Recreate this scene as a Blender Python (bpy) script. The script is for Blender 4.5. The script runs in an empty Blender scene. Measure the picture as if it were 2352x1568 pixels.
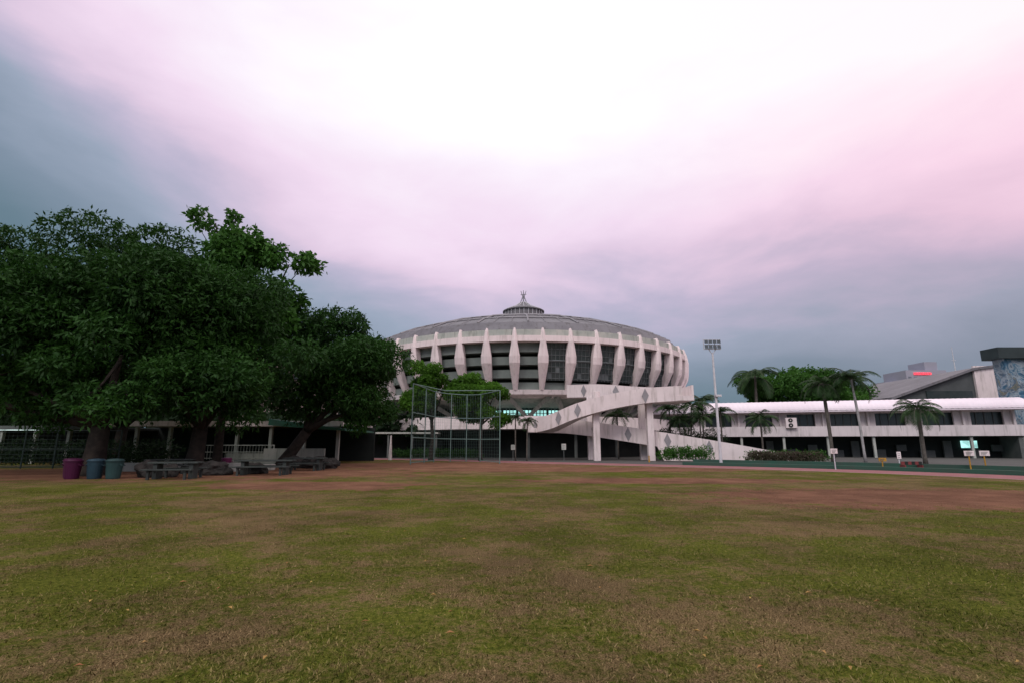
import bpy, math, random
import numpy as np
from mathutils import Vector, Matrix, noise as mnoise
import bmesh
R = math.radians
scene = bpy.context.scene
random.seed(7)

# ------------------------------------------------------------------ helpers
class NT:
    def __init__(s, tree): s.t = tree
    def n(s, typ, **kw):
        nd = s.t.nodes.new(typ)
        for k, v in kw.items(): setattr(nd, k, v)
        return nd
    def l(s, a, b): s.t.links.new(a, b)
    def put(s, sock, val):
        if isinstance(val, bpy.types.NodeSocket): s.l(val, sock)
        else: sock.default_value = val
    def math(s, op, a, b=0.0, c=0.0, clamp=False):
        nd = s.n('ShaderNodeMath', operation=op); nd.use_clamp = clamp
        s.put(nd.inputs[0], a); s.put(nd.inputs[1], b); s.put(nd.inputs[2], c)
        return nd.outputs[0]
    def noise(s, vec, scale, detail=4, rough=0.55, dist=0.0):
        nd = s.n('ShaderNodeTexNoise')
        if vec is not None: s.l(vec, nd.inputs['Vector'])
        nd.inputs['Scale'].default_value = scale; nd.inputs['Detail'].default_value = detail
        nd.inputs['Roughness'].default_value = rough; nd.inputs['Distortion'].default_value = dist
        return nd.outputs['Fac']
    def mapping(s, vec, scale=(1,1,1), rot=(0,0,0), loc=(0,0,0)):
        nd = s.n('ShaderNodeMapping'); s.l(vec, nd.inputs['Vector'])
        nd.inputs['Scale'].default_value = scale; nd.inputs['Rotation'].default_value = rot
        nd.inputs['Location'].default_value = loc
        return nd.outputs[0]
    def ramp(s, fac, stops, interp='LINEAR'):
        nd = s.n('ShaderNodeValToRGB'); s.l(fac, nd.inputs[0]); cr = nd.color_ramp
        cr.interpolation = interp
        while len(cr.elements) < len(stops): cr.elements.new(0.5)
        for e, (p, c) in zip(cr.elements, stops):
            e.position = p; e.color = (c[0], c[1], c[2], 1)
        return nd.outputs[0]
    def mix(s, fac, a, b, mode='MIX'):
        nd = s.n('ShaderNodeMix', data_type='RGBA', blend_type=mode)
        s.put(nd.inputs[0], fac)
        s.put(nd.inputs[6], a if not isinstance(a, tuple) else (*a[:3], 1))
        s.put(nd.inputs[7], b if not isinstance(b, tuple) else (*b[:3], 1))
        return nd.outputs[2]
    def scale(s, col, f):
        nd = s.n('ShaderNodeVectorMath', operation='SCALE'); s.l(col, nd.inputs[0]); s.put(nd.inputs['Scale'], f)
        return nd.outputs[0]
    def maprange(s, v, a, b, c=0.0, d=1.0, smooth=True):
        nd = s.n('ShaderNodeMapRange'); nd.interpolation_type = 'SMOOTHSTEP' if smooth else 'LINEAR'
        s.put(nd.inputs[0], v)
        for i, x in enumerate((a, b, c, d)): nd.inputs[i+1].default_value = x
        return nd.outputs[0]

def newmat(name):
    m = bpy.data.materials.new(name); m.use_nodes = True
    t = NT(m.node_tree); b = m.node_tree.nodes['Principled BSDF']
    b.inputs['Specular IOR Level'].default_value = 0.25
    return m, t, b

def mat(name, c1, c2=None, scale=1.0, rough=0.85, bump=0.0, bscale=20, stain=None, metallic=0.0, spec=0.25):
    m, t, b = newmat(name)
    pos = t.n('ShaderNodeNewGeometry').outputs['Position']
    c2 = c2 or tuple(x*0.75 for x in c1)
    f = t.maprange(t.noise(pos, scale, 6, 0.6), 0.3, 0.7)
    col = t.mix(f, c1, c2)
    if stain:
        st = t.noise(t.mapping(pos, (1.6, 1.6, 0.18)), 1.6, 6, 0.65)
        col = t.mix(t.maprange(st, 0.48, 0.72, 0, 0.75), col, stain)
    t.l(col, b.inputs['Base Color'])
    b.inputs['Roughness'].default_value = rough; b.inputs['Metallic'].default_value = metallic
    b.inputs['Specular IOR Level'].default_value = spec
    if bump:
        bp = t.n('ShaderNodeBump'); bp.inputs['Strength'].default_value = bump
        bp.inputs['Distance'].default_value = 0.05
        t.l(t.noise(pos, bscale, 5), bp.inputs['Height']); t.l(bp.outputs[0], b.inputs['Normal'])
    return m

def emat(name, col, strength):
    m, t, b = newmat(name)
    pos = t.n('ShaderNodeNewGeometry').outputs['Position']
    f = t.noise(pos, 1.3, 3)
    c = t.mix(t.maprange(f, 0.35, 0.65), col, tuple(x*0.45 for x in col))
    t.l(c, b.inputs['Emission Color']); b.inputs['Emission Strength'].default_value = strength
    t.l(c, b.inputs['Base Color'])
    return m

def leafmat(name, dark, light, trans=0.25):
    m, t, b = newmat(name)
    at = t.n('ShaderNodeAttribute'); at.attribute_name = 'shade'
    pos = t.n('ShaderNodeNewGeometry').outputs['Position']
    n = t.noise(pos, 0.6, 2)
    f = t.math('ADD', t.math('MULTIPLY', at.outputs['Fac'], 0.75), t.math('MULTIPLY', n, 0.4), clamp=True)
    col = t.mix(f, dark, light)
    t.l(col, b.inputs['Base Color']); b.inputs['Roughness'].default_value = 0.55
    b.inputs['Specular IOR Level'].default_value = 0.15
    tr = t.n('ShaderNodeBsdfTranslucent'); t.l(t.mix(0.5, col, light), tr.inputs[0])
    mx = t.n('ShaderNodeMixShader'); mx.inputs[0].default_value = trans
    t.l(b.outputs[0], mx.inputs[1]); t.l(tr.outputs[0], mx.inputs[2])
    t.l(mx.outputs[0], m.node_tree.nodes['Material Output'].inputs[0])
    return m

def link(o, parent=None):
    scene.collection.objects.link(o)
    if parent is not None:
        o.parent = parent
        if not parent.get('local'):
            o.matrix_parent_inverse = Matrix.Translation(-parent.location)
    return o
def grp(name, loc=(0,0,0), rotz=0.0, local=False):
    e = bpy.data.objects.new(name, None); e.location = Vector(loc); e.rotation_euler = (0,0,rotz)
    e.empty_display_size = 0.5
    if local: e['local'] = True
    scene.collection.objects.link(e); return e

class B:
    def __init__(s): s.v=[]; s.f=[]; s.m=[]
    def face(s, pts, mi=0):
        i=len(s.v); s.v += [tuple(p) for p in pts]; s.f.append(tuple(range(i,i+len(pts)))); s.m.append(mi)
    def box(s, x0,x1,y0,y1,z0,z1, mi=0):
        i=len(s.v)
        s.v += [(x0,y0,z0),(x1,y0,z0),(x1,y1,z0),(x0,y1,z0),(x0,y0,z1),(x1,y0,z1),(x1,y1,z1),(x0,y1,z1)]
        for f in ((0,3,2,1),(4,5,6,7),(0,1,5,4),(1,2,6,5),(2,3,7,6),(3,0,4,7)):
            s.f.append(tuple(i+k for k in f)); s.m.append(mi)
    def hexa(s, p, mi=0):
        i=len(s.v); s.v += [tuple(q) for q in p]
        for f in ((0,3,2,1),(4,5,6,7),(0,1,5,4),(1,2,6,5),(2,3,7,6),(3,0,4,7)):
            s.f.append(tuple(i+k for k in f)); s.m.append(mi)
    def ext(s, pts, vec, mi=0):
        n=len(pts); i=len(s.v); vec=Vector(vec)
        s.v += [tuple(p) for p in pts] + [tuple(Vector(p)+vec) for p in pts]
        s.f.append(tuple(i+k for k in range(n))); s.m.append(mi)
        s.f.append(tuple(i+n+k for k in reversed(range(n)))); s.m.append(mi)
        for k in range(n):
            a=(k+1)%n; s.f.append((i+k,i+n+k,i+n+a,i+a)); s.m.append(mi)
    def tube(s, pts, rad, n=8, mi=0, cap=True):
        pts=[Vector(p) for p in pts]
        if not hasattr(rad,'__len__'): rad=[rad]*len(pts)
        base=len(s.v); ref=None
        for k,p in enumerate(pts):
            d=(pts[min(k+1,len(pts)-1)]-pts[max(k-1,0)]).normalized()
            if ref is None:
                ref = d.cross(Vector((1,0,0)) if abs(d.x)<0.8 else Vector((0,1,0))).normalized()
            else: ref=(ref-d*ref.dot(d)).normalized()
            w=d.cross(ref)
            for j in range(n):
                a=2*math.pi*j/n
                s.v.append(tuple(p+(ref*math.cos(a)+w*math.sin(a))*rad[k]))
        for k in range(len(pts)-1):
            for j in range(n):
                a=base+k*n+j; b=base+k*n+(j+1)%n
                s.f.append((a,b,b+n,a+n)); s.m.append(mi)
        if cap:
            s.f.append(tuple(base+j for j in reversed(range(n)))); s.m.append(mi)
            e=base+(len(pts)-1)*n; s.f.append(tuple(e+j for j in range(n))); s.m.append(mi)
    def revolve(s, prof, c, n=96, mi=0, a0=0.0, a1=2*math.pi, cap=False):
        full = abs(a1-a0-2*math.pi)<1e-6
        m = n if full else n+1; base=len(s.v); k=len(prof)
        for j in range(m):
            a=a0+(a1-a0)*j/n
            for r,z in prof: s.v.append((c[0]+r*math.sin(a), c[1]-r*math.cos(a), z))
        for j in range(n):
            j2=(j+1)%m
            for q in range(k-1):
                s.f.append((base+j*k+q, base+j2*k+q, base+j2*k+q+1, base+j*k+q+1)); s.m.append(mi)
    def build(s, name, mats, parent=None, smooth=False, bevel=0.0):
        me=bpy.data.meshes.new(name); me.from_pydata(s.v,[],s.f)
        for m in (mats if isinstance(mats,(list,tuple)) else [mats]): me.materials.append(m)
        me.polygons.foreach_set('material_index', s.m)
        if smooth: me.polygons.foreach_set('use_smooth',[True]*len(me.polygons))
        me.update()
        o=bpy.data.objects.new(name,me); link(o,parent)
        if bevel:
            bv=o.modifiers.new('bevel','BEVEL'); bv.width=bevel; bv.segments=2; bv.limit_method='ANGLE'
        return o

def cr(pts, n=6):
    P=[Vector(p) for p in pts]; P=[P[0]*2-P[1]]+P+[P[-1]*2-P[-2]]; out=[]
    for i in range(1,len(P)-2):
        for k in range(n):
            t=k/n; a,b,c,d=P[i-1:i+3]
            out.append(0.5*((2*b)+(c-a)*t+(2*a-5*b+4*c-d)*t*t+(3*b-a-3*c+d)*t**3))
    out.append(P[-2]); return out

# ------------------------------------------------------------------ camera
cam_d = bpy.data.cameras.new('camera'); cam = bpy.data.objects.new('camera', cam_d)
scene.collection.objects.link(cam); scene.camera = cam
cam.location=(0,0,1.6); cam.rotation_euler=(R(90+11.35),0,0)
cam_d.lens=18; cam_d.sensor_width=36; cam_d.clip_end=5000; cam_d.clip_start=0.05
scene.view_settings.view_transform='Standard'; scene.view_settings.look='None'; scene.view_settings.exposure=0

# ------------------------------------------------------------------ world
w=bpy.data.worlds.new('World'); scene.world=w; w.use_nodes=True
t=NT(w.node_tree); bg=w.node_tree.nodes['Background']
sky=t.n('ShaderNodeTexSky', sky_type='NISHITA'); sky.sun_disc=False
sky.sun_elevation=R(40); sky.sun_rotation=R(210)
d=t.n('ShaderNodeTexCoord').outputs['Generated']
sp=t.n('ShaderNodeSeparateXYZ'); t.l(d, sp.inputs[0])
x,y,z=sp.outputs
n1=t.noise(t.mapping(d,(1.0,1.0,2.0),(0,0.35,0),(0.4,0.2,0)),1.5,4,0.45,0.3)
n2=t.noise(t.mapping(d,(1.0,1.0,2.6),(0,-0.6,0),(3,1,2)),3.2,6,0.55,0.25)
nz=t.math('ADD', t.math('MULTIPLY', t.math('SUBTRACT',n1,0.5),0.22), t.math('MULTIPLY', t.math('SUBTRACT',n2,0.5),0.20))
neg=t.math('MINIMUM', x, 0.0); posx=t.math('MAXIMUM', x, 0.0)
zb=t.math('ADD', 0.288, t.math('MULTIPLY', t.math('MULTIPLY',neg,neg),0.50))
zb=t.math('SUBTRACT', zb, t.math('MULTIPLY',posx,0.05))
zc=t.math('MINIMUM', z, 0.56)
fl_=t.math('MULTIPLY', t.math('MULTIPLY',x,x), 0.08)
s_=t.math('SUBTRACT', t.math('ADD', t.math('SUBTRACT', zc, zb), nz), fl_)
f=t.maprange(s_, -0.25, 0.25, 0, 1, smooth=False)
col=t.ramp(f,[(0.0,(0.145,0.225,0.285)),(0.18,(0.23,0.30,0.39)),(0.34,(0.35,0.41,0.53)),(0.46,(0.54,0.50,0.66)),
              (0.57,(0.80,0.64,0.81)),(0.70,(0.95,0.77,0.94)),(0.86,(1.03,0.93,1.04)),(1.0,(1.10,1.07,1.12))])
warm=t.maprange(t.math('ADD',x,t.math('MULTIPLY',nz,0.8)),0.1,0.75,0,0.7)
col=t.mix(warm,col,t.mix(1.0,col,(1.10,0.91,0.89),'MULTIPLY'))
back=t.maprange(y,0.0,-0.6,1.0,1.5)
sc=t.scale(col,back)
sk=t.scale(sky.outputs[0],0.05)
cov=t.mix(0.94, sk, sc)
t.l(cov,bg.inputs[0]); bg.inputs[1].default_value=1.0

sd=bpy.data.lights.new('sun','SUN'); sd.energy=1.0; sd.angle=R(18); sd.color=(1,0.94,0.92)
so=bpy.data.objects.new('sun',sd); scene.collection.objects.link(so); so.rotation_euler=(R(50),0,R(-30)); so.location=(-20,-30,40)

# ------------------------------------------------------------------ materials
white=mat('white_painted_concrete',(0.79,0.70,0.68),(0.68,0.60,0.58),0.5,0.85,0.15,8,stain=(0.38,0.34,0.30))
wing_w=mat('school_wall_paint',(0.66,0.60,0.59),(0.55,0.50,0.49),0.4,0.85,0.15,8,stain=(0.34,0.32,0.30))
ribm=mat('rib_concrete',(0.80,0.69,0.67),(0.75,0.64,0.62),0.6,0.85,0.1,8,stain=(0.48,0.42,0.39))
greyc=mat('weathered_concrete',(0.34,0.37,0.33),(0.46,0.46,0.41),0.8,0.9,0.2,8,stain=(0.16,0.18,0.15))
dkcon=mat('dark_concrete',(0.13,0.14,0.13),(0.09,0.10,0.095),0.8,0.9)
panel=mat('panel_greygreen',(0.19,0.22,0.20),(0.14,0.165,0.15),0.7,0.8)
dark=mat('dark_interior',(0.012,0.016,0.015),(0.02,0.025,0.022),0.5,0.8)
glass=mat('dark_glass',(0.03,0.045,0.045),(0.05,0.06,0.06),0.8,0.25,spec=0.5)
roofm=mat('roof_sheet',(0.19,0.185,0.195),(0.14,0.135,0.145),0.3,0.6,stain=(0.09,0.085,0.08))
roofw=mat('white_roof_sheet',(0.85,0.76,0.80),(0.78,0.69,0.73),0.4,0.5)
steel=mat('galvanised_steel',(0.62,0.62,0.63),(0.5,0.5,0.52),3,0.45)
greenst=mat('green_painted_steel',(0.10,0.17,0.15),(0.15,0.21,0.19),3,0.5)
greenroof=mat('green_roof',(0.04,0.16,0.11),(0.05,0.12,0.09),1,0.5)
greenp=mat('green_kerb_paint',(0.035,0.10,0.07),(0.05,0.085,0.065),1,0.8)
bark=mat('bark',(0.040,0.032,0.025),(0.020,0.017,0.014),3,0.95,0.6,12)
palmbark=mat('palm_bark',(0.13,0.12,0.10),(0.08,0.07,0.06),4,0.95,0.5,12)
palepalm=mat('pale_palm_bark',(0.42,0.41,0.40),(0.30,0.29,0.28),4,0.95,0.5,12)
wood=mat('weathered_bench',(0.05,0.062,0.055),(0.03,0.036,0.034),2,0.8)
rock=mat('rock',(0.040,0.036,0.032),(0.020,0.020,0.018),2,0.95,0.7,6)
yellow=mat('yellow_paint',(0.50,0.26,0.03),None,3,0.6)
redp=mat('red_paint',(0.35,0.05,0.05),None,3,0.6)
lit=emat('lit_window',(0.50,1.0,0.95),1.15)
litw=emat('lit_tube',(0.8,1.0,0.95),0.8)
redlit=emat('red_lit_sign',(1.0,0.08,0.12),1.3)
dia=mat('diamond_grey',(0.30,0.29,0.295),(0.25,0.24,0.245),2,0.8)

# ------------------------------------------------------------------ ground
DIRT=[(-7.8,21.3,5.2,2.8),(-20,31,18,8.5),(3,35,16,4.0),(13.2,16.6,8.8,3.8),(7,24,8,2.2),(-6,42,14,8)]
def ground_nodes(t, blades=False):
    pos=t.n('ShaderNodeNewGeometry').outputs['Position']
    flat=t.mapping(pos,(1,1,0))
    big=t.noise(flat,0.22,3,0.6); mid=t.noise(t.mapping(flat,(1,1,1),(0,0,0),(9,4,0)),1.1,4,0.7)
    m4=t.noise(t.mapping(flat,(1,1,1),(0,0,0),(2,8,0)),4.5,3,0.7)
    fine=t.noise(flat,17,3,0.75); vf=t.noise(flat,60,2,0.75)
    g=t.mix(t.maprange(fine,0.35,0.65),(0.056,0.078,0.008),(0.150,0.160,0.024))
    dry=t.mix(t.maprange(vf,0.35,0.65),(0.125,0.084,0.040),(0.26,0.178,0.092))
    fd=t.math('ADD', t.math('ADD', t.math('MULTIPLY',big,1.2), t.math('MULTIPLY',mid,0.9)), t.math('ADD', t.math('MULTIPLY',fine,0.7), t.math('MULTIPLY',m4,0.6)))
    col=t.mix(t.maprange(fd,1.55,1.88,0.04,0.92), g, dry)
    m=None
    dn=t.math('ADD', t.math('MULTIPLY', t.math('SUBTRACT',t.noise(flat,0.7,4,0.7),0.5),1.6), t.math('MULTIPLY', t.math('SUBTRACT',m4,0.5),0.8))
    for cx,cy,rx,ry in DIRT:
        mp=t.mapping(flat,(1/rx,1/ry,0),(0,0,0),(-cx/rx,-cy/ry,0))
        ln=t.n('ShaderNodeVectorMath',operation='LENGTH'); t.l(mp,ln.inputs[0])
        v=t.math('SUBTRACT',1.0,ln.outputs['Value'])
        m = v if m is None else t.math('MAXIMUM',m,v)
    dm=t.maprange(t.math('ADD',m,dn),0.0,0.30)
    soil=t.mix(t.maprange(mid,0.3,0.7),(0.255,0.130,0.082),(0.185,0.098,0.060))
    col=t.mix(t.math('MULTIPLY',dm,0.7) if blades else dm,col,soil)
    tone=t.maprange(t.noise(t.mapping(flat,(1,1,1),(0,0,0),(3,7,0)),0.45,4,.68),0.3,0.7,0.72,1.12)
    tone=t.math('MULTIPLY',tone,t.maprange(vf,0.35,0.65,0.72,1.22))
    return t.scale(col,tone), fine, vf, dm
gm,t,b=newmat('grass_and_dirt')
c,fine,vf,dm=ground_nodes(t); t.l(c,b.inputs['Base Color']); b.inputs['Roughness'].default_value=0.95
b.inputs['Specular IOR Level'].default_value=0.03
bp=t.n('ShaderNodeBump'); bp.inputs['Strength'].default_value=0.9; bp.inputs['Distance'].default_value=0.04
t.l(t.math('ADD',fine,vf),bp.inputs['Height']); t.l(bp.outputs[0],b.inputs['Normal'])
g=B(); g.face([(-1500,-1500,0),(1500,-1500,0),(1500,1500,0),(-1500,1500,0)]); g.build('ground',gm)

blm,t,b=newmat('grass_blade')
c,_,_,_=ground_nodes(t,True)
at=t.n('ShaderNodeAttribute'); at.attribute_name='shade'
c=t.mix(t.maprange(at.outputs['Fac'],0.6,1.0,0,0.6),c,(0.26,0.19,0.095))
c=t.scale(c,t.maprange(at.outputs['Fac'],0.0,0.6,0.75,1.25))
t.l(c,b.inputs['Base Color']); b.inputs['Roughness'].default_value=0.8
b.inputs['Specular IOR Level'].default_value=0.08

def quads_mesh(name, V, shade, material, parent=None):
    N=V.shape[0]; me=bpy.data.meshes.new(name)
    me.vertices.add(4*N); me.vertices.foreach_set('co', V.reshape(-1).astype(np.float32))
    me.loops.add(4*N); me.loops.foreach_set('vertex_index', np.arange(4*N,dtype=np.int32))
    me.polygons.add(N); me.polygons.foreach_set('loop_start', np.arange(0,4*N,4,dtype=np.int32))
    me.polygons.foreach_set('loop_total', np.full(N,4,dtype=np.int32))
    a=me.attributes.new('shade','FLOAT','POINT'); a.data.foreach_set('value', np.repeat(shade,4).astype(np.float32))
    me.materials.append(material); me.update(calc_edges=True)
    o=bpy.data.objects.new(name,me); return link(o,parent)

rng=np.random.default_rng(3)
def unit(a): return a/np.maximum(np.linalg.norm(a,axis=1,keepdims=True),1e-9)
N=240000
Y=2.4+ (rng.random(N)**1.6)*17; X=(rng.random(N)*2-1)*(Y*1.1+1.2)
pat=np.sin(X*1.7+np.sin(Y*1.3)*2)+np.sin(Y*2.3+np.sin(X*.9)*2.2)+np.sin((X+Y)*4.1+np.sin(X*3.0))*.6
keep=rng.random(N)<np.clip(.66+.2*pat,.15,1)
for cx,cy,rx,ry in DIRT:
    dd=np.sqrt(((X-cx)/rx)**2+((Y-cy)/ry)**2); keep&=~((dd<0.9)&(rng.random(N)<0.93*(1-.5*(dd>.55))))
X=X[keep];Y=Y[keep];N=len(X)
c0=np.stack([X,Y,np.zeros(N)],1)
lean=rng.normal(0,0.8,(N,3)); lean[:,2]=1; dr=unit(lean)
L=(0.014+0.030*rng.random(N)**1.5)[:,None]
side=unit(np.cross(dr,rng.normal(0,1,(N,3))))*(0.003+0.003*rng.random(N))[:,None]
tip=c0+dr*L
V=np.stack([c0-side,c0+side,tip+side*0.3,tip-side*0.3],1)
quads_mesh('grass',V,rng.random(N),blm)

# fallen leaves
lm=mat('fallen_leaf',(0.42,0.30,0.08),(0.24,0.10,0.045),2.0,0.8)
fl=B()
for i in range(85):
    yy=4+random.random()**1.3*20; xx=(random.random()*2-1)*yy*1.0
    if i<6: xx,yy=[(-2.95,4.55),(1.75,4.05),(-.02,6.1),(-5.4,9.2),(-3.1,4.1),(4.1,6.9)][i]
    a=random.random()*6.28; l=random.uniform(0.025,0.045); ww=l*0.4; zz=0.035
    dx,dy=math.cos(a),math.sin(a)
    fl.face([(xx,yy,zz),(xx+dx*l-dy*ww,yy+dy*l+dx*ww,zz+.012),(xx+dx*2*l,yy+dy*2*l,zz+.005),(xx+dx*l+dy*ww,yy+dy*l-dx*ww,zz+.016)])
fl.build('fallen_leaves',lm)

# ------------------------------------------------------------------ track, kerb, plaza
inner=cr([(-24,62,0),(-16,58,0),(-8,53.5,0),(0,47,0),(7,42,0),(13,37.4,0),(18,33,0),(21.3,29.0,0),(23.9,24.0,0),(25.2,17,0),(25.5,8,0),(25.5,-20,0)],6)
def offs(path,dv):
    o=[]
    for k,p in enumerate(path):
        tg=(path[min(k+1,len(path)-1)]-path[max(k-1,0)]); tg.z=0; tg.normalize()
        o.append(p+Vector((-tg.y,tg.x,0))*dv)
    return o
def ribbon(a,b_,z,name,m,parent=None):
    q=B()
    for k in range(len(a)-1):
        q.face([(a[k].x,a[k].y,z),(a[k+1].x,a[k+1].y,z),(b_[k+1].x,b_[k+1].y,z),(b_[k].x,b_[k].y,z)])
    return q.build(name,m,parent)
trackm=mat('red_track',(0.30,0.13,0.13),(0.23,0.10,0.10),0.8,0.9,0.3,30)
ribbon(inner,offs(inner,4.0),0.008,'running_track',trackm)
line=mat('worn_line',(0.60,0.46,0.40),(0.38,0.26,0.21),1.2,0.9)
ribbon(offs(inner,-0.12),offs(inner,0.03),0.012,'track_edge_line',line)
pav=mat('plaza_paving',(0.10,0.10,0.09),(0.07,0.07,0.065),0.6,0.9,0.2,15)
oi=offs(inner,4.05)
pts=[(p.x,p.y,0.004) for p in oi]+[(160,-20,0.004),(160,300,0.004),(-120,300,0.004),(-120,75,0.004)]
bm=bmesh.new(); vs=[bm.verts.new(p) for p in pts]; bm.faces.new(vs); bmesh.ops.triangulate(bm,faces=bm.faces[:])
me=bpy.data.meshes.new('plaza_pavement'); bm.to_mesh(me); bm.free(); me.materials.append(pav)
link(bpy.data.objects.new('plaza_pavement',me))
kp=[p for p in inner if p.x>11]
def wallribbon(path,o0,o1,z0,z1,name,m,parent=None):
    a=offs(path,o0); c_=offs(path,o1); q=B()
    for k in range(len(a)-1):
        A,Bp,C,D=a[k],a[k+1],c_[k+1],c_[k]
        q.face([(A.x,A.y,z1),(Bp.x,Bp.y,z1),(C.x,C.y,z1),(D.x,D.y,z1)])
        q.face([(A.x,A.y,z0),(Bp.x,Bp.y,z0),(Bp.x,Bp.y,z1),(A.x,A.y,z1)])
        q.face([(D.x,D.y,z0),(C.x,C.y,z0),(C.x,C.y,z1),(D.x,D.y,z1)])
    return q.build(name,m,parent)
wallribbon(kp,4.1,4.5,0,0.24,'green_kerb_wall',greenp)
wallribbon(kp,6.6,6.8,0,0.4,'planter_kerb',greenp)

# ------------------------------------------------------------------ arena
C=(2.0,86.0)
ar=grp('round_sports_arena',(C[0],C[1],0))
def pol(r,a,z): return (C[0]+r*math.sin(a), C[1]-r*math.cos(a), z)
rb=B()
st=[(15.35,26.1,.10),(14.95,26.25,.22),(13.7,26.45,.36),(13.55,26.45,.36),(11.9,26.35,.64),(11.1,26.2,.64),(8.05,24.55,.28)]
for k in range(48):
    a=R(3.75+7.5*k); T=Vector((math.cos(a),math.sin(a),0))
    rings=[]
    for zz,ro,hw in st:
        rin=min(ro-1.0,25.3) if zz<13.6 else 25.6
        o=[Vector(pol(rin,a,zz))-T*hw*0.8, Vector(pol(ro-.22,a,zz))-T*hw, Vector(pol(ro,a,zz))-T*hw*.35, Vector(pol(ro,a,zz))+T*hw*.35, Vector(pol(ro-.22,a,zz))+T*hw, Vector(pol(rin,a,zz))+T*hw*.8]
        rings.append(o)
    b0=len(rb.v); 
    for o in rings: rb.v+= [tuple(p) for p in o]
    m_=6
    for i in range(len(st)-1):
        for j in range(m_):
            p=b0+i*m_+j; q_=b0+i*m_+(j+1)%m_
            rb.f.append((p,p+m_,q_+m_,q_)); rb.m.append(0)
    rb.f.append(tuple(b0+j for j in range(m_))); rb.m.append(0)
    e=b0+(len(st)-1)*m_; rb.f.append(tuple(e+j for j in reversed(range(m_)))); rb.m.append(0)
rb.build('concrete_ribs',ribm,ar)
q=B(); q.revolve([(25.7,15.12),(26.0,15.12),(26.05,14.36),(25.9,14.36)],C,96); q.revolve([(25.7,15.12),(25.7,13.8)],C,96)
q.build('parapet',greyc,ar)
q=B(); q.revolve([(25.4,14.36),(26.22,14.36),(26.22,13.66),(25.2,13.66)],C,96); q.build('ring_beam',ribm,ar)
q=B()
tiers=[(25.15,13.66,12.55),(24.85,12.05,11.05),(24.5,10.5,9.5),(24.1,9.0,8.1)]
for r,z1,z0 in tiers:
    q.revolve([(23.2,z1-.02),(r,z1),(r+.03,z0),(23.2,z0-.06)],C,96)
q.build('stepped_panels',panel,ar)
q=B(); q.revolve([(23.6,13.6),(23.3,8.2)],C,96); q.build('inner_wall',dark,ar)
q=B(); mb=B()
for k in range(1,14):
    a=R(7.5*k); a0=a-R(3.4); a1=a+R(3.4)
    def rz(z): return 24.55+ (z-8.3)*0.15
    q.revolve([(rz(13.6),13.6),(rz(9.2),9.2)],C,4,0,a0,a1)
    for j in range(7):
        aa=a0+(a1-a0)*j/6; mb.tube([pol(rz(13.6)+.05,aa,13.6),pol(rz(9.2)+.05,aa,9.2)],.035,4)
    for zz in (12.9,12.2,11.5,10.8,10.1,9.4):
        mb.tube([pol(rz(zz)+.06,a0+(a1-a0)*j/4,zz) for j in range(5)],.04 if zz!=11.5 else .13,4)
    rr_=random.Random(k)
    for _ in range(4):
        j=rr_.randrange(6); r_=rr_.randrange(5); zt=12.85-.7*r_; aa=a0+(a1-a0)*j/6; ab=a0+(a1-a0)*(j+1)/6
        off=.03+.003*_
        mb.face([pol(rz(zt)+off,aa,zt),pol(rz(zt)+off,ab,zt),pol(rz(zt-.6)+off,ab,zt-.6),pol(rz(zt-.6)+off,aa,zt-.6)])
q.build('bay_glazing',glass,ar); mb.build('bay_mullions',mat('mullion_grey',(0.15,0.17,0.17),None,2,0.6),ar)
q=B(); q.revolve([(24.0,8.1),(24.45,8.1),(24.3,7.55),(22.2,7.25)],C,96); q.build('lower_ring_beam',white,ar)
q=B(); q.revolve([(22.2,7.26),(18.6,6.3)],C,96); q.build('raked_soffit',greyc,ar)
q=B()
for k in range(24):
    a=R(15*k)
    for sgn in (-1,1):
        q.tube([pol(19.2,a,5.0),pol(23.2,a+sgn*R(6.5),7.5)],[.28,.4],4)
q.build('v_struts',greyc,ar)
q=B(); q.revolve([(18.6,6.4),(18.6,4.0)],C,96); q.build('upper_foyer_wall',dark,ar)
q=B(); mb=B()
for k in range(-2,3):
    a=R(6*k-1); q.revolve([(18.8,6.0),(18.8,5.05)],C,4,0,a-R(2.7),a+R(2.7))
    for j in range(5):
        aa=a-R(2.7)+R(5.4)*j/4; mb.tube([pol(18.9,aa,6.25),pol(18.9,aa,4.9)],.06,4)
    mb.tube([pol(18.9,a-R(2.7),5.6),pol(18.9,a+R(2.7),5.6)],.04,4)
q.build('lit_foyer_windows',lit,ar); mb.build('foyer_window_frames',dkcon,ar)
q=B(); q.revolve([(18.6,4.1),(23.6,4.1),(23.6,5.0),(23.85,5.0),(24.0,3.45),(18.6,3.4)],C,96); q.build('balcony',white,ar)
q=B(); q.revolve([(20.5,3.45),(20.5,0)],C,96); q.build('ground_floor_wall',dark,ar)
q=B()
for k in range(24):
    a=R(15*k); q.tube([pol(22.6,a,0),pol(22.6,a,3.45)],.2,6)
q.build('ground_floor_columns',dkcon,ar)
q=B()
q.revolve([(25.6,14.9),(24.5,16.4),(22,17.45),(21.8,17.6),(18,18.8),(17.8,18.95),(14,19.95),(10,20.98),(9.8,21.1),(3.6,22.5)],C,96)
q.build('dome_roof',roofm,ar)
q=B()
for k in range(72):
    a=R(5*k); big=k%3==0
    q.tube([pol(r,a,zz+.08) for r,zz in ((24.5,16.4),(22,17.5),(18,18.9),(14,19.98),(10,21.02),(3.7,22.5))],.12 if big else .04,4)
for r,zz in ((21.8,17.6),(17.8,18.95),(9.8,21.1)):
    q.tube([pol(r,R(5*k),zz+.05) for k in range(73)],.1,4)
q.build('roof_ribs',mat('roof_seam',(0.30,0.29,0.30),None,1,0.6),ar)
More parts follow.
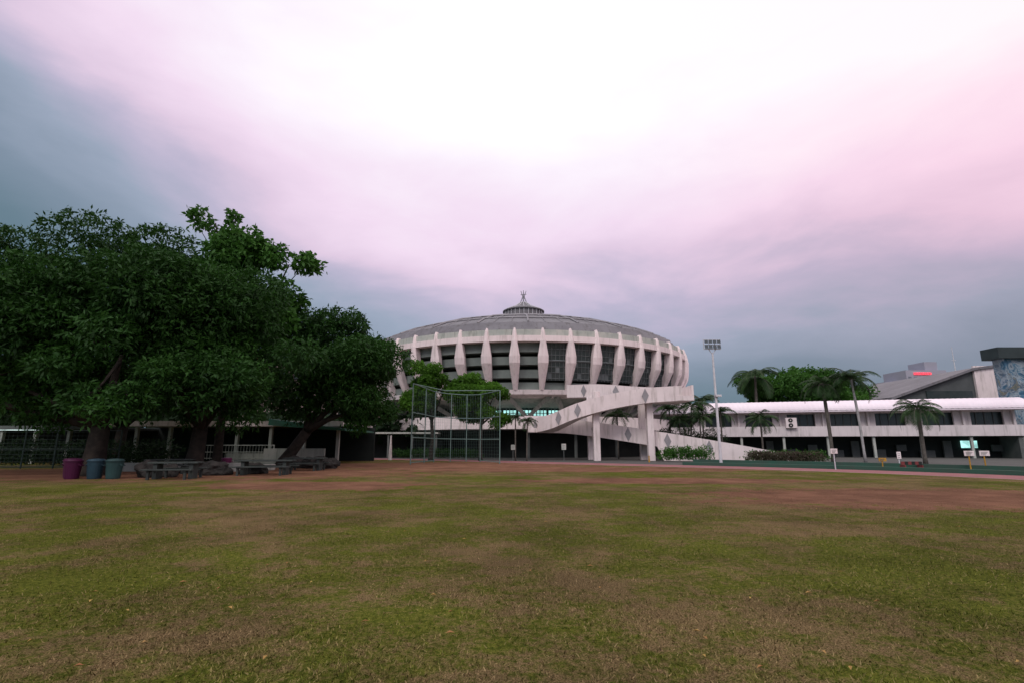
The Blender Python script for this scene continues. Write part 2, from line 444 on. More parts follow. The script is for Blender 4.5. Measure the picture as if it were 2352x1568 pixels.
q=B(); q.revolve([(3.3,22.4),(3.3,23.9),(3.6,23.9),(3.6,24.05),(1.6,24.9),(.5,25.7),(0.01,25.9)],C,32); q.build('lantern',roofm,ar)
q=B()
for k in range(28):
    a=R(360/28*k); q.tube([pol(3.36,a,22.4),pol(3.36,a,23.9)],.06,4)
    if k%2==0: q.tube([pol(3.6,a,24.08),pol(1.6,a,24.95),pol(.5,a,25.75)],.05,4)
q.build('lantern_fins',steel,ar)
q=B(); cx,cy=C
q.tube([(cx,cy,25.6),(cx,cy,27.9)],[.14,.06],6)
for s_x in (-1,1):
    q.tube([(cx+s_x*.5,cy,25.8),(cx+s_x*.12,cy,26.7),(cx+s_x*.45,cy,27.8)],[.08,.08,.05],5)
    q.tube([(cx,cy+s_x*.5,25.8),(cx,cy+s_x*.12,26.7),(cx,cy+s_x*.45,27.5)],[.06,.06,.04],5)
q.tube([(cx-.5,cy,27.1),(cx+.5,cy,27.2)],.06,5); q.tube([(cx-.35,cy,26.5),(cx+.35,cy,26.5)],.05,5)
q.build('finial',mat('dull_metal',(0.25,0.25,0.27),None,2,.5),ar)

# ------------------------------------------------------------------ curved ramps
def ramp(name,path,width,parent,top=1.0,bot=.45,solid=None,diamonds=(),dside=-1):
    P=cr(path,8); l=offs(P,width/2); r=offs(P,-width/2); li=offs(P,width/2-.2); ri=offs(P,-width/2+.2)
    q=B()
    for k in range(len(P)-1):
        for (a,b_) in ((l,li),(ri,r)):
            A,Bq,Cc,D=a[k],a[k+1],b_[k+1],b_[k]
            q.face([(A.x,A.y,A.z+top),(D.x,D.y,D.z+top),(Cc.x,Cc.y,Cc.z+top),(Bq.x,Bq.y,Bq.z+top)])
            for (u1,u2) in ((A,Bq),(D,Cc)):
                za=0 if solid is not None and P[k].x>solid else u1.z-bot
                zb_=0 if solid is not None and P[k+1].x>solid else u2.z-bot
                q.face([(u1.x,u1.y,za),(u2.x,u2.y,zb_),(u2.x,u2.y,u2.z+top),(u1.x,u1.y,u1.z+top)])
        q.face([(li[k].x,li[k].y,li[k].z),(ri[k].x,ri[k].y,ri[k].z),(ri[k+1].x,ri[k+1].y,ri[k+1].z),(li[k+1].x,li[k+1].y,li[k+1].z)])
        q.face([(l[k].x,l[k].y,l[k].z-bot),(r[k].x,r[k].y,r[k].z-bot),(r[k+1].x,r[k+1].y,r[k+1].z-bot),(l[k+1].x,l[k+1].y,l[k+1].z-bot)])
    for k in (0,len(P)-1):
        for (a,b_) in ((l,li),(ri,r)):
            q.face([(a[k].x,a[k].y,a[k].z-bot),(b_[k].x,b_[k].y,b_[k].z-bot),(b_[k].x,b_[k].y,b_[k].z+top),(a[k].x,a[k].y,a[k].z+top)])
    q.build(name,white,parent)
    dq=B(); E=offs(P,dside*(width/2+.03))
    for fr in diamonds:
        x_=fr*(len(P)-1); i=int(x_); u=x_-i; c_=E[i].lerp(E[min(i+1,len(E)-1)],u)
        tg=(E[min(i+1,len(E)-1)]-E[i]).normalized()
        nrm=Vector((-tg.y,tg.x,0))*(dside*.03)
        hh=(top+bot)/2*.96
        pts_=[c_+Vector((0,0,(top-bot)/2+hh)), c_+tg*.36+Vector((0,0,(top-bot)/2)), c_+Vector((0,0,(top-bot)/2-hh)), c_-tg*.36+Vector((0,0,(top-bot)/2))]
        dq.ext(pts_,nrm)
    if diamonds: dq.build(name+'_diamonds',dia,parent)
rg=grp('spiral_pedestrian_ramp',(12,54,0))
ramp('lower_ramp',[(27.0,50.2,-.4),(22,52.2,.65),(17.5,53.8,1.5),(13,55.3,2.3),(9,56.6,2.95),(6,57.2,3.3),(3.4,57.2,3.4)],2.0,rg,1.05,.5,solid=15.5,diamonds=(.24,.38,.52,.66),dside=1)
ramp('upper_ramp',[(3.2,56.4,3.35),(4.6,54.6,3.7),(7.0,53.2,4.75),(10,52.6,5.6),(13.5,52.6,6.2),(17.2,53.2,6.5)],2.0,rg,1.0,.5,diamonds=(.02,.27,.40,.79),dside=-1)
ramp('return_ramp',[(17.2,56.2,6.55),(13.5,56.6,6.8),(10,57.8,7.2),(7,60.2,7.4)],2.0,rg,1.0,.45,diamonds=(.2,.5,.8),dside=1)
q=B()
q.box(15.9,18.5,52.1,57.3,6.0,6.49); q.box(18.3,18.5,52.1,57.3,6.5,7.55); 
q.box(1.9,3.5,55.4,58.3,2.9,3.35); q.box(1.7,1.89,55.4,58.3,2.9,4.4)
q.build('landings',white,rg)
q=B()
for cx_,cy_,zt in ((8.6,53.0,4.9),(14.1,53.0,5.9),(14.1,56.2,6.3),(8.6,57.0,6.8)):
    q.box(cx_-.33,cx_+.33,cy_-.3,cy_+.3,0,zt)
q.tube([(8.7,53.2,4.9),(8.7,53.2,7.0)],.42,12)
q.build('ramp_columns',white,rg,bevel=.03)

# ------------------------------------------------------------------ right wing
th=math.atan2(63-75,61-17)
rw=grp('two_storey_school_wing',(17,75,0),th,local=True); LN=math.hypot(44,12)
q=B()
q.box(-6,LN,-1.6,-1.4,2.65,3.95); q.box(-6,LN,-1.39,6,2.65,2.95)
q.box(LN,LN+.2,-1.6,6,2.65,3.95)
nb=10; bw=(LN+6)/nb
for k in range(nb+1):
    x0=-6+k*bw; q.box(x0-.9 if k else x0, min(x0+.9,LN),0,.3,2.95,6.0)
    q.box(x0-.12,x0+.12,-.35,-.003,2.95,6.0)
q.box(-6,LN,.05,.28,2.95,3.9); q.box(-6,LN,.05,.28,5.6,6.0)
q.build('upper_walls',wing_w,rw)
q=B(); q.box(-6,LN,.6,.7,3.9,5.6); q.build('windows',glass,rw)
q=B()
for k in range(nb):
    for j in (1,2,3):
        xx=-6+k*bw+.75+(bw-1.5)*j/4; q.box(xx-.03,xx+.03,.5,.59,3.9,5.6)
q.build('window_frames',dkcon,rw)
q=B(); prof=[]
for j in range(9):
    a=math.pi/2*j/8; prof.append((-1.9+2.4*(1-math.cos(a)), 5.95+1.35*math.sin(a)))
xs=np.arange(-6,LN+1.01,.3); cols=[]
for i,xx in enumerate(xs):
    o=.03 if i%2 else 0
    q_=[(xx,py-o,pz+o) for py,pz in prof]+[(xx,7,7.35+o)]; cols.append(q_)
for i in range(len(cols)-1):
    for j in range(len(prof)):
        q.face([cols[i][j],cols[i+1][j],cols[i+1][j+1],cols[i][j+1]])
q.face([(LN+1,py,pz) for py,pz in prof]+[(LN+1,7,7.3),(LN+1,7,5.95)])
q.box(-6,LN+1,-1.85,6,5.78,5.94)
q.build('barrel_roof',roofw,rw)
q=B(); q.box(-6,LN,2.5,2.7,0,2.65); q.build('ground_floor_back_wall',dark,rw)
q=B()
for k in range(nb+1):
    x0=-6+k*bw; q.box(x0-.14,x0+.14,-1.3,-1.0,0,2.65)
q.build('columns',greyc,rw)
q=B()
for k in range(nb*2):
    x0=-5+k*bw/2; hgt=[.9,2.1,1.0,1.6][k%4]; q.box(x0,x0+[1.6,.9,1.3,1.1][k%4],1.9,2.2,0 if k%4<3 else .8,hgt)
q.build('arcade_furniture',dkcon,rw)
q=B(); q.box(LN-4.6,LN-2.9,2.3,2.45,1.2,2.1)
q.build('lit_window',lit,rw)
q=B(); q.box(LN-.5,LN,-1.3,2.4,0,2.65); q.build('end_wall',dkcon,rw)
acx=LN*0.44
q=B(); q.box(acx,acx+1.3,-2.1,-1.62,3.75,5.05); 
for zz in (4.08,4.72):
    q.tube([(acx+.55,-2.115,zz),(acx+.55,-2.16,zz)],.27,16,1)
    q.tube([(acx+.55,-2.165,zz),(acx+.55,-2.18,zz)],.08,8,0)
q.build('air_conditioner',[white,dark],rw)

# mural wall tower + auditorium
mm,t,b=newmat('mosaic_mural')
pos=t.n('ShaderNodeNewGeometry').outputs['Position']
vo=t.n('ShaderNodeTexVoronoi'); t.l(t.mapping(pos,(1,1,.6)),vo.inputs['Vector']); vo.inputs['Scale'].default_value=2.2
f=t.noise(pos,0.5,6,0.7,1.5)
cA=t.ramp(f,[(0.3,(0.02,0.06,0.12)),(0.42,(0.06,0.17,0.26)),(0.5,(0.34,0.40,0.42)),(0.56,(0.05,0.12,0.2)),(0.62,(0.26,0.26,0.20)),(0.75,(0.04,0.12,0.14))])
vg=t.n('ShaderNodeRGBToBW'); t.l(vo.outputs['Color'],vg.inputs[0])
t.l(t.mix(.45,cA,vg.outputs[0],'MULTIPLY'),b.inputs['Base Color'])
mt=grp('mural_tower',(68,65.5,0))
q=B(); q.box(63.2,80,65,66.6,0,12.4); q.build('mural_walls',mm,mt)
q=B(); q.box(62.1,80.5,64.4,66.9,12.4,13.8); q.build('dark_cap',mat('cap',(0.03,0.045,0.045),None,1,0.6),mt)
au=grp('auditorium_with_sloping_roof',(67,78,0))
q=B(); q.ext([(59,78,0),(76,78,0),(76,78,13.3),(70.5,78,12.7),(59,78,8.7)],(0,20,0)); q.build('side_wall',mat('aud_dark',(0.07,0.08,0.08),(0.10,0.11,0.11),.5),au)
q=B(); q.box(70.6,76.2,77.6,77.95,7.5,13.4); q.build('white_end_wall',white,au)
q=B(); q.ext([(57.2,77.3,8.2),(57.2,77.3,8.6),(70.5,77.3,13.1),(76.6,77.3,13.9),(76.6,77.3,13.5),(70.5,77.3,12.75)],(0,21,0)); q.build('sloping_roof',roofm,au)
q=B(); q.box(63,70,77.8,77.95,8.0,9.6); q.build('strip_windows',glass,au)

# high rise
hb=grp('distant_high_rise',(326,405,0))
q=B(); q.box(310,342,400,425,0,59); q.box(328,338,403,420,59,66); q.box(300,309.9,410,425,0,51)
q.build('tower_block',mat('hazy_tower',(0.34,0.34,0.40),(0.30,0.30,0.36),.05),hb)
q=B()
for r in range(14):
    for c_ in range(7): q.box(311.5+c_*4.3,313.8+c_*4.3,399.7,399.95,4+r*3.7,5.9+r*3.7)
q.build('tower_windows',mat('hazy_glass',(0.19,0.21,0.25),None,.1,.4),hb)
q=B()
for k in range(7): q.box(316+k*2.0,317.5+k*2.0,399.2,399.9,55.4,57.2)
q.build('red_roof_sign',redlit,hb)
an=B(); an.tube([(131,150,0),(131,150,30)],[.35,.08],5); an.tube([(130,150,22),(132,150,22)],.08,4); an.tube([(130.3,150,26),(131.7,150,26)],.06,4); an.build('radio_mast',steel)

sb=grp('background_school_block',(-40,95,0))
q=B(); q.box(-60,-26,90,105,0,16); q.build('walls',mat('pinkish_wall',(0.45,0.33,0.31),None,.3),sb)
q=B()
for fl_ in range(4):
    for k in range(8): q.box(-59+k*4.1,-56.2+k*4.1,89.8,89.97,1.5+fl_*3.8,3.4+fl_*3.8)
q.build('windows',glass,sb)
q=B(); q.box(-61,-25,89,106,16,16.5); q.build('roof',redp,sb)

# ------------------------------------------------------------------ pavilion left
pv=grp('covered_walkway_pavilion',(-25,46,0))
q=B(); q.box(-36,-14.5,44.5,45,3.15,3.6); q.box(-36,-14.5,45,54,3.3,3.5); q.build('roof_fascia',white,pv)
q=B(); q.box(-62,-36.1,44.5,45,2.9,3.2); q.box(-62,-36.1,45,54,2.95,3.15); q.build('side_roof',dkcon,pv)
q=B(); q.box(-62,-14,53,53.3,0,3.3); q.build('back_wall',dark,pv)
q=B()
for k in range(11):
    x0=-44+k*2.9; q.box(x0-.12,x0+.12,44.8,45.1,0,3.1)
q.build('columns',greyc,pv)
q=B(); q.ext([(-20.5,43.6,3.2),(-14.0,43.6,2.75),(-14.0,43.6,2.9),(-20.5,43.6,3.75)],(0,9,0)); q.build('green_roof',greenroof,pv)
q=B(); q.box(-46,-40,43.9,44.0,2.75,2.85); q.box(-60,-50,43.9,44.0,2.75,2.85); q.build('tube_lamps',litw,pv)
q=B(); q.box(-24,-17.5,44.0,44.25,0,.9); q.box(-20.4,-15.4,43.0,43.2,0,1.3); q.build('low_walls',greyc,pv)
q=B()
for k in range(28):
    xx=-26.5+k*.25; q.tube([(xx,43.4,.4),(xx,43.4,1.55)],.02,4)
for zz in (.5,1.0,1.55): q.tube([(-26.5,43.4,zz),(-19.75,43.4,zz)],.035,4)
for xx in (-26.5,-23,-19.75): q.tube([(xx,43.4,0),(xx,43.4,1.6)],.05,6)
q.build('white_railing',greyc,pv)
sh=grp('covered_walk_shelter',(-17,64,0))
q=B(); q.box(-24,-9,63,66,2.9,3.1); q.build('shelter_roof',greyc,sh)
q=B()
for k in range(6): q.box(-23.8+k*2.9,-23.6+k*2.9,63.2,63.4,0,2.9)
q.build('shelter_posts',dkcon,sh)
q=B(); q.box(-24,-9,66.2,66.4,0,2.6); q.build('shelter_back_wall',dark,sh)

# fence far left
fe=grp('wire_fence',(-34,33,0)); q=B()
for k in range(16):
    x0=-60+k*2.2; q.tube([(x0,36,0),(x0,36,2.6)],.05,6)
for zz in (.1,1.3,2.55): q.tube([(-60,36,zz),(-27,36,zz)],.03,4)
dgs=mat('dark_green_steel',(0.03,0.05,0.045),None,2,.6)
q.build('posts_and_rails',dgs,fe)
q=B()
for k in range(110): q.tube([(-60+k*.3,36,.1),(-60+k*.3,36,2.5)],.006,3)
for k in range(10): q.tube([(-60,36,.2+k*.25),(-27,36,.2+k*.25)],.006,3)
q.build('wire_mesh',dgs,fe)

# ------------------------------------------------------------------ backstop
bs=grp('baseball_backstop',(-4.7,48,0)); q=B()
pp=[(-8.35,43.2,6.65),(-7.75,46.3,6.6),(-7.3,49.0,6.55),(-5.95,50.6,6.5),(-4.45,50.9,6.45),(-3.0,49.4,6.35),(-1.05,44.8,6.25)]
for x0,y0,zt in pp: q.tube([(x0,y0,0),(x0,y0,zt)],.055,6)
for fz in (1.0,.64,.33):
    P=cr([(a,b_,c_*fz) for a,b_,c_ in pp],4); q.tube(P,.045,6)
q.tube([(-8.35,43.2,6.65),(-5.9,45.5,6.3),(-1.05,44.8,6.25)],.04,6)
q.tube([(-8.35,43.2,.15),(-7.3,49,.15)],.04,6); q.tube([(-1.05,44.8,.15),(-3,49.4,.15)],.04,6)
q.build('backstop_frame',greenst,bs)
q=B(); P=cr([(a,b_,1.0) for a,b_,c_ in pp],8)
for k,p in enumerate(P):
    q.tube([(p.x,p.y,.1),(p.x,p.y,6.3)],.006,3)
for k in range(22): q.tube([(p.x,p.y,.2+k*.29) for p in P],.005,3)
q.build('backstop_netting',greenst,bs)

# ------------------------------------------------------------------ floodlight
fg=grp('floodlight_pole',(16.3,41,0)); q=B(); X0,Y0=16.3,41
q.tube([(X0,Y0,0),(X0,Y0,8.9)],[.12,.07],10)
q.tube([(X0-.32,Y0,9.25),(X0,Y0,8.75),(X0+.32,Y0,9.25)],.035,6)
for zz in (9.2,9.55,9.95): q.tube([(X0-.68,Y0,zz),(X0+.68,Y0,zz)],.03,6)
for xx in (-.68,-.23,.23,.68): q.tube([(X0+xx,Y0,9.15),(X0+xx,Y0,10.0)],.025,6)
q.build('pole_and_frame',steel,fg)
q=B()
for r in range(2):
    for c_ in range(4):
        xx=X0-.51+c_*.34; zz=9.38+r*.42
        q.hexa([(xx-.14,Y0-.22,zz-.17),(xx+.14,Y0-.22,zz-.17),(xx+.09,Y0-.03,zz-.08),(xx-.09,Y0-.03,zz-.08),(xx-.14,Y0-.16,zz+.13),(xx+.14,Y0-.16,zz+.13),(xx+.09,Y0-.03,zz+.1),(xx-.09,Y0-.03,zz+.1)])
q.build('lamp_heads',mat('lamp_housing',(0.08,0.10,0.11),None,3,.4),fg)
q=B(); q.box(X0-.1,X0+.35,Y0-.3,Y0+.1,5.35,5.5); q.build('bracket',steel,fg)

# ------------------------------------------------------------------ foliage
def cluster_leaves(cent, outw, m, L, Wd, droop, rg_, spread=.9):
    n=len(cent); c=np.repeat(cent,m,0); o=np.repeat(outw,m,0)
    dr=unit(o*0.6+rg_.normal(0,spread,(n*m,3))+np.array([0,0,-droop]))
    Ls=L*(.6+.7*rg_.random(n*m))[:,None]; Ws=Wd*(.7+.6*rg_.random(n*m))[:,None]
    c=c+rg_.normal(0,L*.35,(n*m,3))
    side=unit(np.cross(dr,rg_.normal(0,1,(n*m,3))))*Ws*.5
    tip=c+dr*Ls; tip[:,2]-=L*.2*droop
    return np.stack([c,c+dr*Ls*.45+side,tip,c+dr*Ls*.45-side],1)
def crown(lobes, nclust, rg_, m=7, L=.3, Wd=.11, droop=.4, inner=.25, flat=False):
    lb=np.array(lobes); ar_=lb[:,3]*lb[:,4]+lb[:,3]*lb[:,5]; pr=ar_/ar_.sum()
    idx=rg_.choice(len(lb),nclust,p=pr)
    dv=unit(rg_.normal(0,1,(nclust,3))+np.array([0,0,.25]))
    rad=np.where(rg_.random(nclust)<inner, rg_.random(nclust)*.8, .82+.25*rg_.random(nclust))[:,None]
    cent=lb[idx,:3]+dv*rad*lb[idx,3:6]
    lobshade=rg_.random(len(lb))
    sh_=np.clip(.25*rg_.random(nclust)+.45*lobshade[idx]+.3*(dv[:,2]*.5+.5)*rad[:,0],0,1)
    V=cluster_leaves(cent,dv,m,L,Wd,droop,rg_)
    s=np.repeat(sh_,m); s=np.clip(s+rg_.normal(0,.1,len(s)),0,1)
    ok=V[:,:,2].min(1)>.1
    return V[ok],s[ok]
def sublobes(bigs, n, rg_, fr=.36):
    bg_=np.array(bigs); pr=(bg_[:,3]*bg_[:,5]); pr=pr/pr.sum(); out=[]
    for i in range(n):
        b_=bg_[rg_.choice(len(bg_),p=pr)]; dv=unit(rg_.normal(0,1,(1,3)))[0]; rr=.45+.45*rg_.random()
        c_=b_[:3]+dv*rr*b_[3:6]; s=fr*(.65+.7*rg_.random())
        sz=min(b_[3],b_[5])*s
        out.append((*c_, sz*1.25, sz*1.25, sz*.85))
    return out
def tree(name, base, fork, bigs, nl, ncl, leafm, seed, r0=.45, L=.3, Wd=.11, droop=.4, m=7, fr=.36, inner=.25, stems=1):
    rg_=np.random.default_rng(seed); rd=random.Random(seed)
    e=grp(name,(base[0],base[1],0)); lobes=sublobes(bigs,nl,rg_,fr)
    q=B(); bv=Vector((base[0],base[1],0)); fk=Vector(fork)
    mid=bv.lerp(fk,.5)+Vector((rd.uniform(-.2,.2),rd.uniform(-.2,.2),0))
    q.tube([bv-Vector((0,0,.1)),bv+Vector((0,0,.25)),mid,fk],[r0*1.5,r0*1.1,r0*.9,r0*.8],10)
    for b_ in bigs:
        c_=Vector(b_[:3]); m1=fk.lerp(c_,.5)+Vector((rd.uniform(-.6,.6),rd.uniform(-.6,.6),rd.uniform(-.2,.6)))
        q.tube(cr([fk,m1,c_],4),[r0*.6*(1-.75*i/8) for i in range(9)],7)
        for lb in rd.sample(lobes,min(9,len(lobes))):
            lc=Vector(lb[:3])
            if (lc-c_).length<max(b_[3],b_[5])*1.1:
                s0=m1.lerp(c_,rd.random())
                mm_=s0.lerp(lc,.5)+Vector((0,0,rd.uniform(-.3,.4)))
                q.tube([s0,mm_,lc],[r0*.2,r0*.13,r0*.05],5)
    q.build('trunk_and_limbs',bark,e,smooth=True)
    V,s=crown(lobes,ncl,rg_,m,L,Wd,droop,inner); quads_mesh('foliage',V,s,leafm,e)
    return e
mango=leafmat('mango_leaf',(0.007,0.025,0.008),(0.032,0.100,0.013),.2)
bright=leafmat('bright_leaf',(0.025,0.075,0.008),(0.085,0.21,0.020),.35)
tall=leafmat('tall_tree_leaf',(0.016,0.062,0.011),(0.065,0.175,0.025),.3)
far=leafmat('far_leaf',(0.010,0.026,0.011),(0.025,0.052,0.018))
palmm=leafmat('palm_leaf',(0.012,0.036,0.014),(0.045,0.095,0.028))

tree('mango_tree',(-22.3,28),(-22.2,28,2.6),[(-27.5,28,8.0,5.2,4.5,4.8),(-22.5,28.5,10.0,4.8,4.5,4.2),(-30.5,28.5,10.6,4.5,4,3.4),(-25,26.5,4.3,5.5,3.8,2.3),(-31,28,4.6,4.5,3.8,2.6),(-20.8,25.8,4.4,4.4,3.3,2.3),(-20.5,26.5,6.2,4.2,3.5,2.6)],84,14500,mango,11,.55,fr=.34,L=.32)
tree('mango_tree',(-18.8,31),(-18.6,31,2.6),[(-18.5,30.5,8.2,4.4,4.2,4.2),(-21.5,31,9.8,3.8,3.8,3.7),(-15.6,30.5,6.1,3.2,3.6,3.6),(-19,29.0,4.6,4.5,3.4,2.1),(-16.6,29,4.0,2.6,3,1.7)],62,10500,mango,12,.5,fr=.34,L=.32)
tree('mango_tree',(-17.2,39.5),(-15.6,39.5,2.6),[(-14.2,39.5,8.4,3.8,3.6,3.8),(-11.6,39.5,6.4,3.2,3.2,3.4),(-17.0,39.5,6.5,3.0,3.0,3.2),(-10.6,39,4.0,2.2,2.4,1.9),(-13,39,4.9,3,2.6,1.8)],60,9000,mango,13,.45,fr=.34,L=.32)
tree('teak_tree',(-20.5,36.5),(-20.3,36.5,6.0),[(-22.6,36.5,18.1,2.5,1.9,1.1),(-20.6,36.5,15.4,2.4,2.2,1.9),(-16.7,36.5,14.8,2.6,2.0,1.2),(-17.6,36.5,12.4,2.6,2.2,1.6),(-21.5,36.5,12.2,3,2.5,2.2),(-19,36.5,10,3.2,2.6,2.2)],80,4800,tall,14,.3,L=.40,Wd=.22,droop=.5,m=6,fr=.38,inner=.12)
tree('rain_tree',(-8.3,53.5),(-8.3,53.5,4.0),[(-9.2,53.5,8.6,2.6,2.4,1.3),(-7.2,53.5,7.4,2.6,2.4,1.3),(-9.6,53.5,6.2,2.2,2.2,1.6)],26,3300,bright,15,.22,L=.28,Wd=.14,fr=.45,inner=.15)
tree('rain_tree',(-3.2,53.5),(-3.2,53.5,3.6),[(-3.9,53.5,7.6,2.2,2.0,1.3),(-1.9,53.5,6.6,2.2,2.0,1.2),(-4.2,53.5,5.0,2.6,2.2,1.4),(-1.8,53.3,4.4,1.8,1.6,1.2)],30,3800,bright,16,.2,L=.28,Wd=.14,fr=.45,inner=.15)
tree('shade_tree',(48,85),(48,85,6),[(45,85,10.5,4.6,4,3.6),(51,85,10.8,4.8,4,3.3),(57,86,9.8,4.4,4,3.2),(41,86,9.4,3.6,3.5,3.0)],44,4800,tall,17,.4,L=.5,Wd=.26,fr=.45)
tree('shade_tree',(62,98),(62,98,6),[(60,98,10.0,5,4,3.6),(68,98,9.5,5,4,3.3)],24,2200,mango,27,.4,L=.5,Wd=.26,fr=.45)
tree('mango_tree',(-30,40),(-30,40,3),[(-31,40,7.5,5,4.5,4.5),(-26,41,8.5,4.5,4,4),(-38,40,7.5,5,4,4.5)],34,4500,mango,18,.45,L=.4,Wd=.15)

rgd=np.random.default_rng(5); lobes=[]
for i in range(150):
    lobes.append((-130+rgd.random()*98,62+rgd.random()*30,2.5+rgd.random()*5,4.5,4,3.4))
for i in range(60):
    lobes.append((-26+rgd.random()*16,68+rgd.random()*5,1.5+rgd.random()*3.5,2.4,2.4,2.2))
for i in range(120):
    lobes.append((62+rgd.random()*160,102+rgd.random()*60,2+rgd.random()*4,5,4,3))
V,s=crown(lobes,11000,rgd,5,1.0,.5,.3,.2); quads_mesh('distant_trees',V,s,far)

def shrub(name,lobes,n,m_,seed,L=.22):
    V,s=crown(lobes,n,np.random.default_rng(seed),6,L,.08,.1,.4); quads_mesh(name,V,s,m_)
flower=leafmat('bougainvillea',(0.025,0.05,0.015),(0.09,0.06,0.05))
shrub('garden_shrub',[(14.8+i*.75,50.4,.65,.8,.7,.6+.2*(i%2)) for i in range(6)],700,tall,21)
shrub('flowering_shrub',[(21.5+i*.8,46.2-.1*i,.45,.8,.6,.5) for i in range(7)],800,flower,22,.18)
shrub('garden_shrub',[(22+i*1.3,47.5-.2*i,.5,1.0,.6,.55) for i in range(5)],600,tall,23)
shrub('hedge',[(-60+i*1.2,38.5,.9,1.0,.8,1.0) for i in range(30)],2500,far,24,.3)
shrub('garden_shrub',[(-13+i*1.1,60,.5,.9,.6,.6) for i in range(9)],900,mango,25)
shrub('garden_shrub',[(17.5+i*.9,62,1.6+.5*math.sin(i*2.1),1.1,.9,1.5) for i in range(9)],1500,far,26,.3)

def palm(base, h, rad, nf, seed, lean=(0,0), r0=.16, mat_=None, name='coconut_palm', tb=None):
    rd=random.Random(seed); e=grp(name,(base[0],base[1],0)); q=B()
    top=Vector((base[0]+lean[0],base[1]+lean[1],h)); bv=Vector((base[0],base[1],0))
    P=cr([bv,bv.lerp(top,.5)+Vector((-lean[0]*.2,0,0)),top],4)
    q.tube(P,[r0*1.3]+[r0]*(len(P)-3)+[r0*.8,r0*.9],8); q.build('trunk',tb or palmbark,e,smooth=True)
    quads=[];sh_=[]; fq=B()
    for i in range(nf):
        az=2*math.pi*i/nf+rd.uniform(-.25,.25); el=rd.uniform(-.15,1.25); ln=rad*rd.uniform(.85,1.25)
        hd=Vector((math.cos(az),math.sin(az),0)); p=top.copy(); ang=el; pts_=[p.copy()]; ns=9
        for k in range(ns):
            dr=hd*math.cos(ang)+Vector((0,0,math.sin(ang))); p=p+dr*ln/ns; pts_.append(p.copy()); ang-=rd.uniform(.16,.27)
        fq.tube(pts_,[.035*(1-.8*k/ns) for k in range(ns+1)],4)
        shd=rd.random()
        for k in range(1,ns+1):
            for sub in (0,.33,.66):
                if k==ns and sub>0: continue
                pc=pts_[k].lerp(pts_[min(k+1,ns)],sub); tg=(pts_[min(k+1,ns)]-pts_[k-1]).normalized()
                sd_=tg.cross(Vector((0,0,1))).normalized(); fl_=(k+sub)/ns
                LL=rad*.33*math.sin(math.pi*min(1,.25+.68*fl_))+.1
                for sg in (-1,1):
                    dd=(sd_*sg+tg*.7+Vector((0,0,-.55+rd.uniform(-.25,.25)))).normalized()
                    w_=tg*.034*rad/2
                    quads.append([pc-w_,pc+w_,pc+dd*LL+w_*.2,pc+dd*LL-w_*.2]); sh_.append(min(1,max(0,shd+rd.uniform(-.2,.2))))
    fq.build('frond_stems',palmbark,e)
    quads_mesh('fronds',np.array([[tuple(v) for v in qd] for qd in quads]),np.array(sh_),mat_ or palmm,e)
palm((30.6,50),7.3,2.3,20,1,(-.2,0))
palm((32.3,48),7.6,2.5,18,2,(-.35,0),.11,tb=palepalm)
palm((35.4,45),4.6,2.2,18,3,(0,0),.15)
palm((37.9,80),11.9,4.2,22,4,(.3,0),.22)
palm((26.4,55),4.2,2.0,17,5,(0,0),.1)
palm((18.6,61),5.6,2.2,16,6,(0,0),.09)
palm((20.6,60),6.0,2.4,16,7,(.3,0),.09)
palm((22.4,61),6.5,2.4,16,8,(.2,0),.09)
palm((21.4,59),4.4,2.0,15,9,(0,0),.08)
palm((19.4,60),4.2,2.0,15,10,(0,0),.08)
palm((12.3,60.5),5.0,1.9,13,11,(0,0),.08)
palm((.35,53.2),4.3,1.1,12,12,(0,0),.07)
palm((1.5,53.2),3.9,1.1,12,13,(.1,0),.07)
palm((24.2,60),5.2,2.0,13,14,(0,0),.09)

# ------------------------------------------------------------------ bins, tables, rocks
def bin_(x0,y0,c1,r=.36,h=.95):
    q=B(); q.tube([(x0,y0,0),(x0,y0,.05),(x0,y0,h*.86)],[r*.76,r*.8,r],20)
    q.tube([(x0,y0,h*.86),(x0,y0,h*.9)],[r*1.09,r*1.09],20); q.tube([(x0,y0,h*.9),(x0,y0,h*.97),(x0,y0,h)],[r*1.04,r*.9,r*.3],20)
    for s in (-1,1): q.tube([(x0+s*r*.95,y0-.12,h*.7),(x0+s*r*1.2,y0-.1,h*.66),(x0+s*r*1.2,y0+.1,h*.66),(x0+s*r*.95,y0+.12,h*.7)],.02,5)
    q.build('trash_bin',mat('bin_plastic',c1,None,2,.45),None,smooth=False)
bin_(-21.0,25.2,(0.065,0.009,0.040)); bin_(-20.0,25.3,(0.022,0.052,0.070)); bin_(-19.1,25.3,(0.026,0.062,0.060))
bin_(-21.9,26.2,(0.07,0.010,0.042)); bin_(-18.2,33.5,(0.15,0.02,0.08),.3,.8)
def table(x0,y0,l=2.4,rz=0):
    e=grp('picnic_table',(x0,y0,0),rz,local=True); q=B()
    for k in range(3): q.box(-l/2,l/2,-.4+k*.28,-.15+k*.28,.72,.79)
    q.build('top',wood,e,bevel=.01); q=B()
    for s in (-1,1): q.box(-l/2,l/2,s*.85-.16,s*.85+.16,.42,.48)
    q.build('seats',wood,e,bevel=.01); q=B()
    for s in (-1,1):
        q.box(s*l*.36-.06,s*l*.36+.06,-.95,.95,.36,.419); q.box(s*l*.36-.09,s*l*.36+.09,-.3,.3,0,.72)
        for u in (-.85,.85): q.box(s*l*.36-.05,s*l*.36+.05,u-.06,u+.06,0,.36)
    q.build('legs',wood,e)
table(-16.2,25.4,2.2,.15); table(-13.4,28.6,3.0,.1); table(-13.2,33.5,2.6,0); table(-19.5,30,2.4,.3)
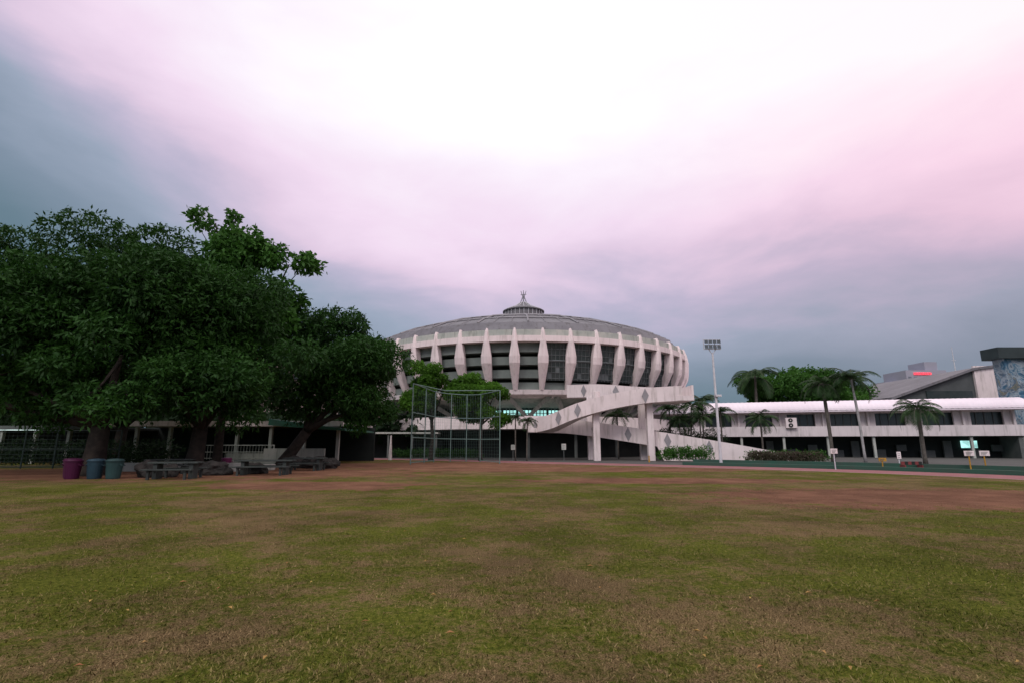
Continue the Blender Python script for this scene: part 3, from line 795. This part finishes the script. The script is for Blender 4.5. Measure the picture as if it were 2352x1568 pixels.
def boulder(x0,y0,rx,rz,seed):
    bm=bmesh.new(); bmesh.ops.create_icosphere(bm,subdivisions=4,radius=1)
    for v in bm.verts:
        n=mnoise.noise(v.co*1.4+Vector((seed,0,0)))*.4+mnoise.noise(v.co*4+Vector((0,seed,0)))*.12
        v.co*=1+n; v.co.x*=rx; v.co.y*=rx*.8; v.co.z=v.co.z*rz+rz*.6
    me=bpy.data.meshes.new('boulder'); bm.to_mesh(me); bm.free(); me.materials.append(rock)
    o=bpy.data.objects.new('boulder',me); o.location=(x0,y0,0); link(o)
for i,(a,b_,c_,d_) in enumerate([(-18.2,26.5,.6,.5),(-17.5,26.9,.5,.4),(-16,28.5,.8,.45),(-14.6,29.8,.7,.4),(-13.6,36.5,1.0,.5),(-15.2,36.8,.9,.5),(-12.6,36.2,.7,.4)]):
    boulder(a,b_,c_,d_,i*3.1)
q=B(); q.box(-24,-15.5,32.2,32.6,0,.5); q.box(-24,-15.5,32.61,34.5,0,.35); q.build('tree_planter_wall',greyc)
q=B(); q.tube([(-13,56,0),(-13,56,2.6)],[.22,.06],6); q.build('white_post',white)

# ------------------------------------------------------------------ small signs
def sign(x0,y0,h,w_,hh,postm,boardm,name='notice_sign',two=False):
    e=grp(name,(x0,y0,0)); q=B()
    for dx in ((-w_*.4,w_*.4) if two else (0,)): q.tube([(x0+dx,y0,0),(x0+dx,y0,h)],.035,6)
    q.build('post',postm,e); q=B(); q.box(x0-w_/2,x0+w_/2,y0-.07,y0-.04,h-hh,h); q.build('board',boardm,e,bevel=.008)
    q=B()
    for k in range(3): q.box(x0-w_*.36,x0+w_*(.3-.1*k),y0-.076,y0-.072,h-hh*(.28+.25*k)-.015,h-hh*(.28+.25*k)+.015)
    q.build('board_lines',dkcon,e)
sign(21.0,34.2,1.35,.45,.32,steel,white)
sign(27.0,31,1.25,.6,.3,yellow,white); sign(27.9,31,1.25,.6,.3,yellow,white); sign(28.0,38,1.1,.3,.5,steel,white)
sign(24.3,34.5,.75,.5,.22,yellow,yellow)
e=grp('striped_barrier',(25.4,33.6,0)); q=B()
for k in range(6): q.box(24.8+k*.22,25.02+k*.22,33.5,33.55,.35,.55,k%2)
for xx in (24.9,26.0): q.box(xx-.03,xx+.03,33.3,33.75,0,.34,0)
q.build('barrier_board',[mat('dull_red',(0.22,0.05,0.05),None,2),dark],e)
sign(.1,52,1.6,.4,.5,dkcon,greyc); sign(5.2,52.5,1.7,.45,.6,dkcon,greyc)
q=B(); q.tube([(12.8,49,0),(12.8,49,.25),(12.8,49,.26),(12.8,49,.6)],[.08,.08,.06,.06],8,0); q.build('bollard',yellow)
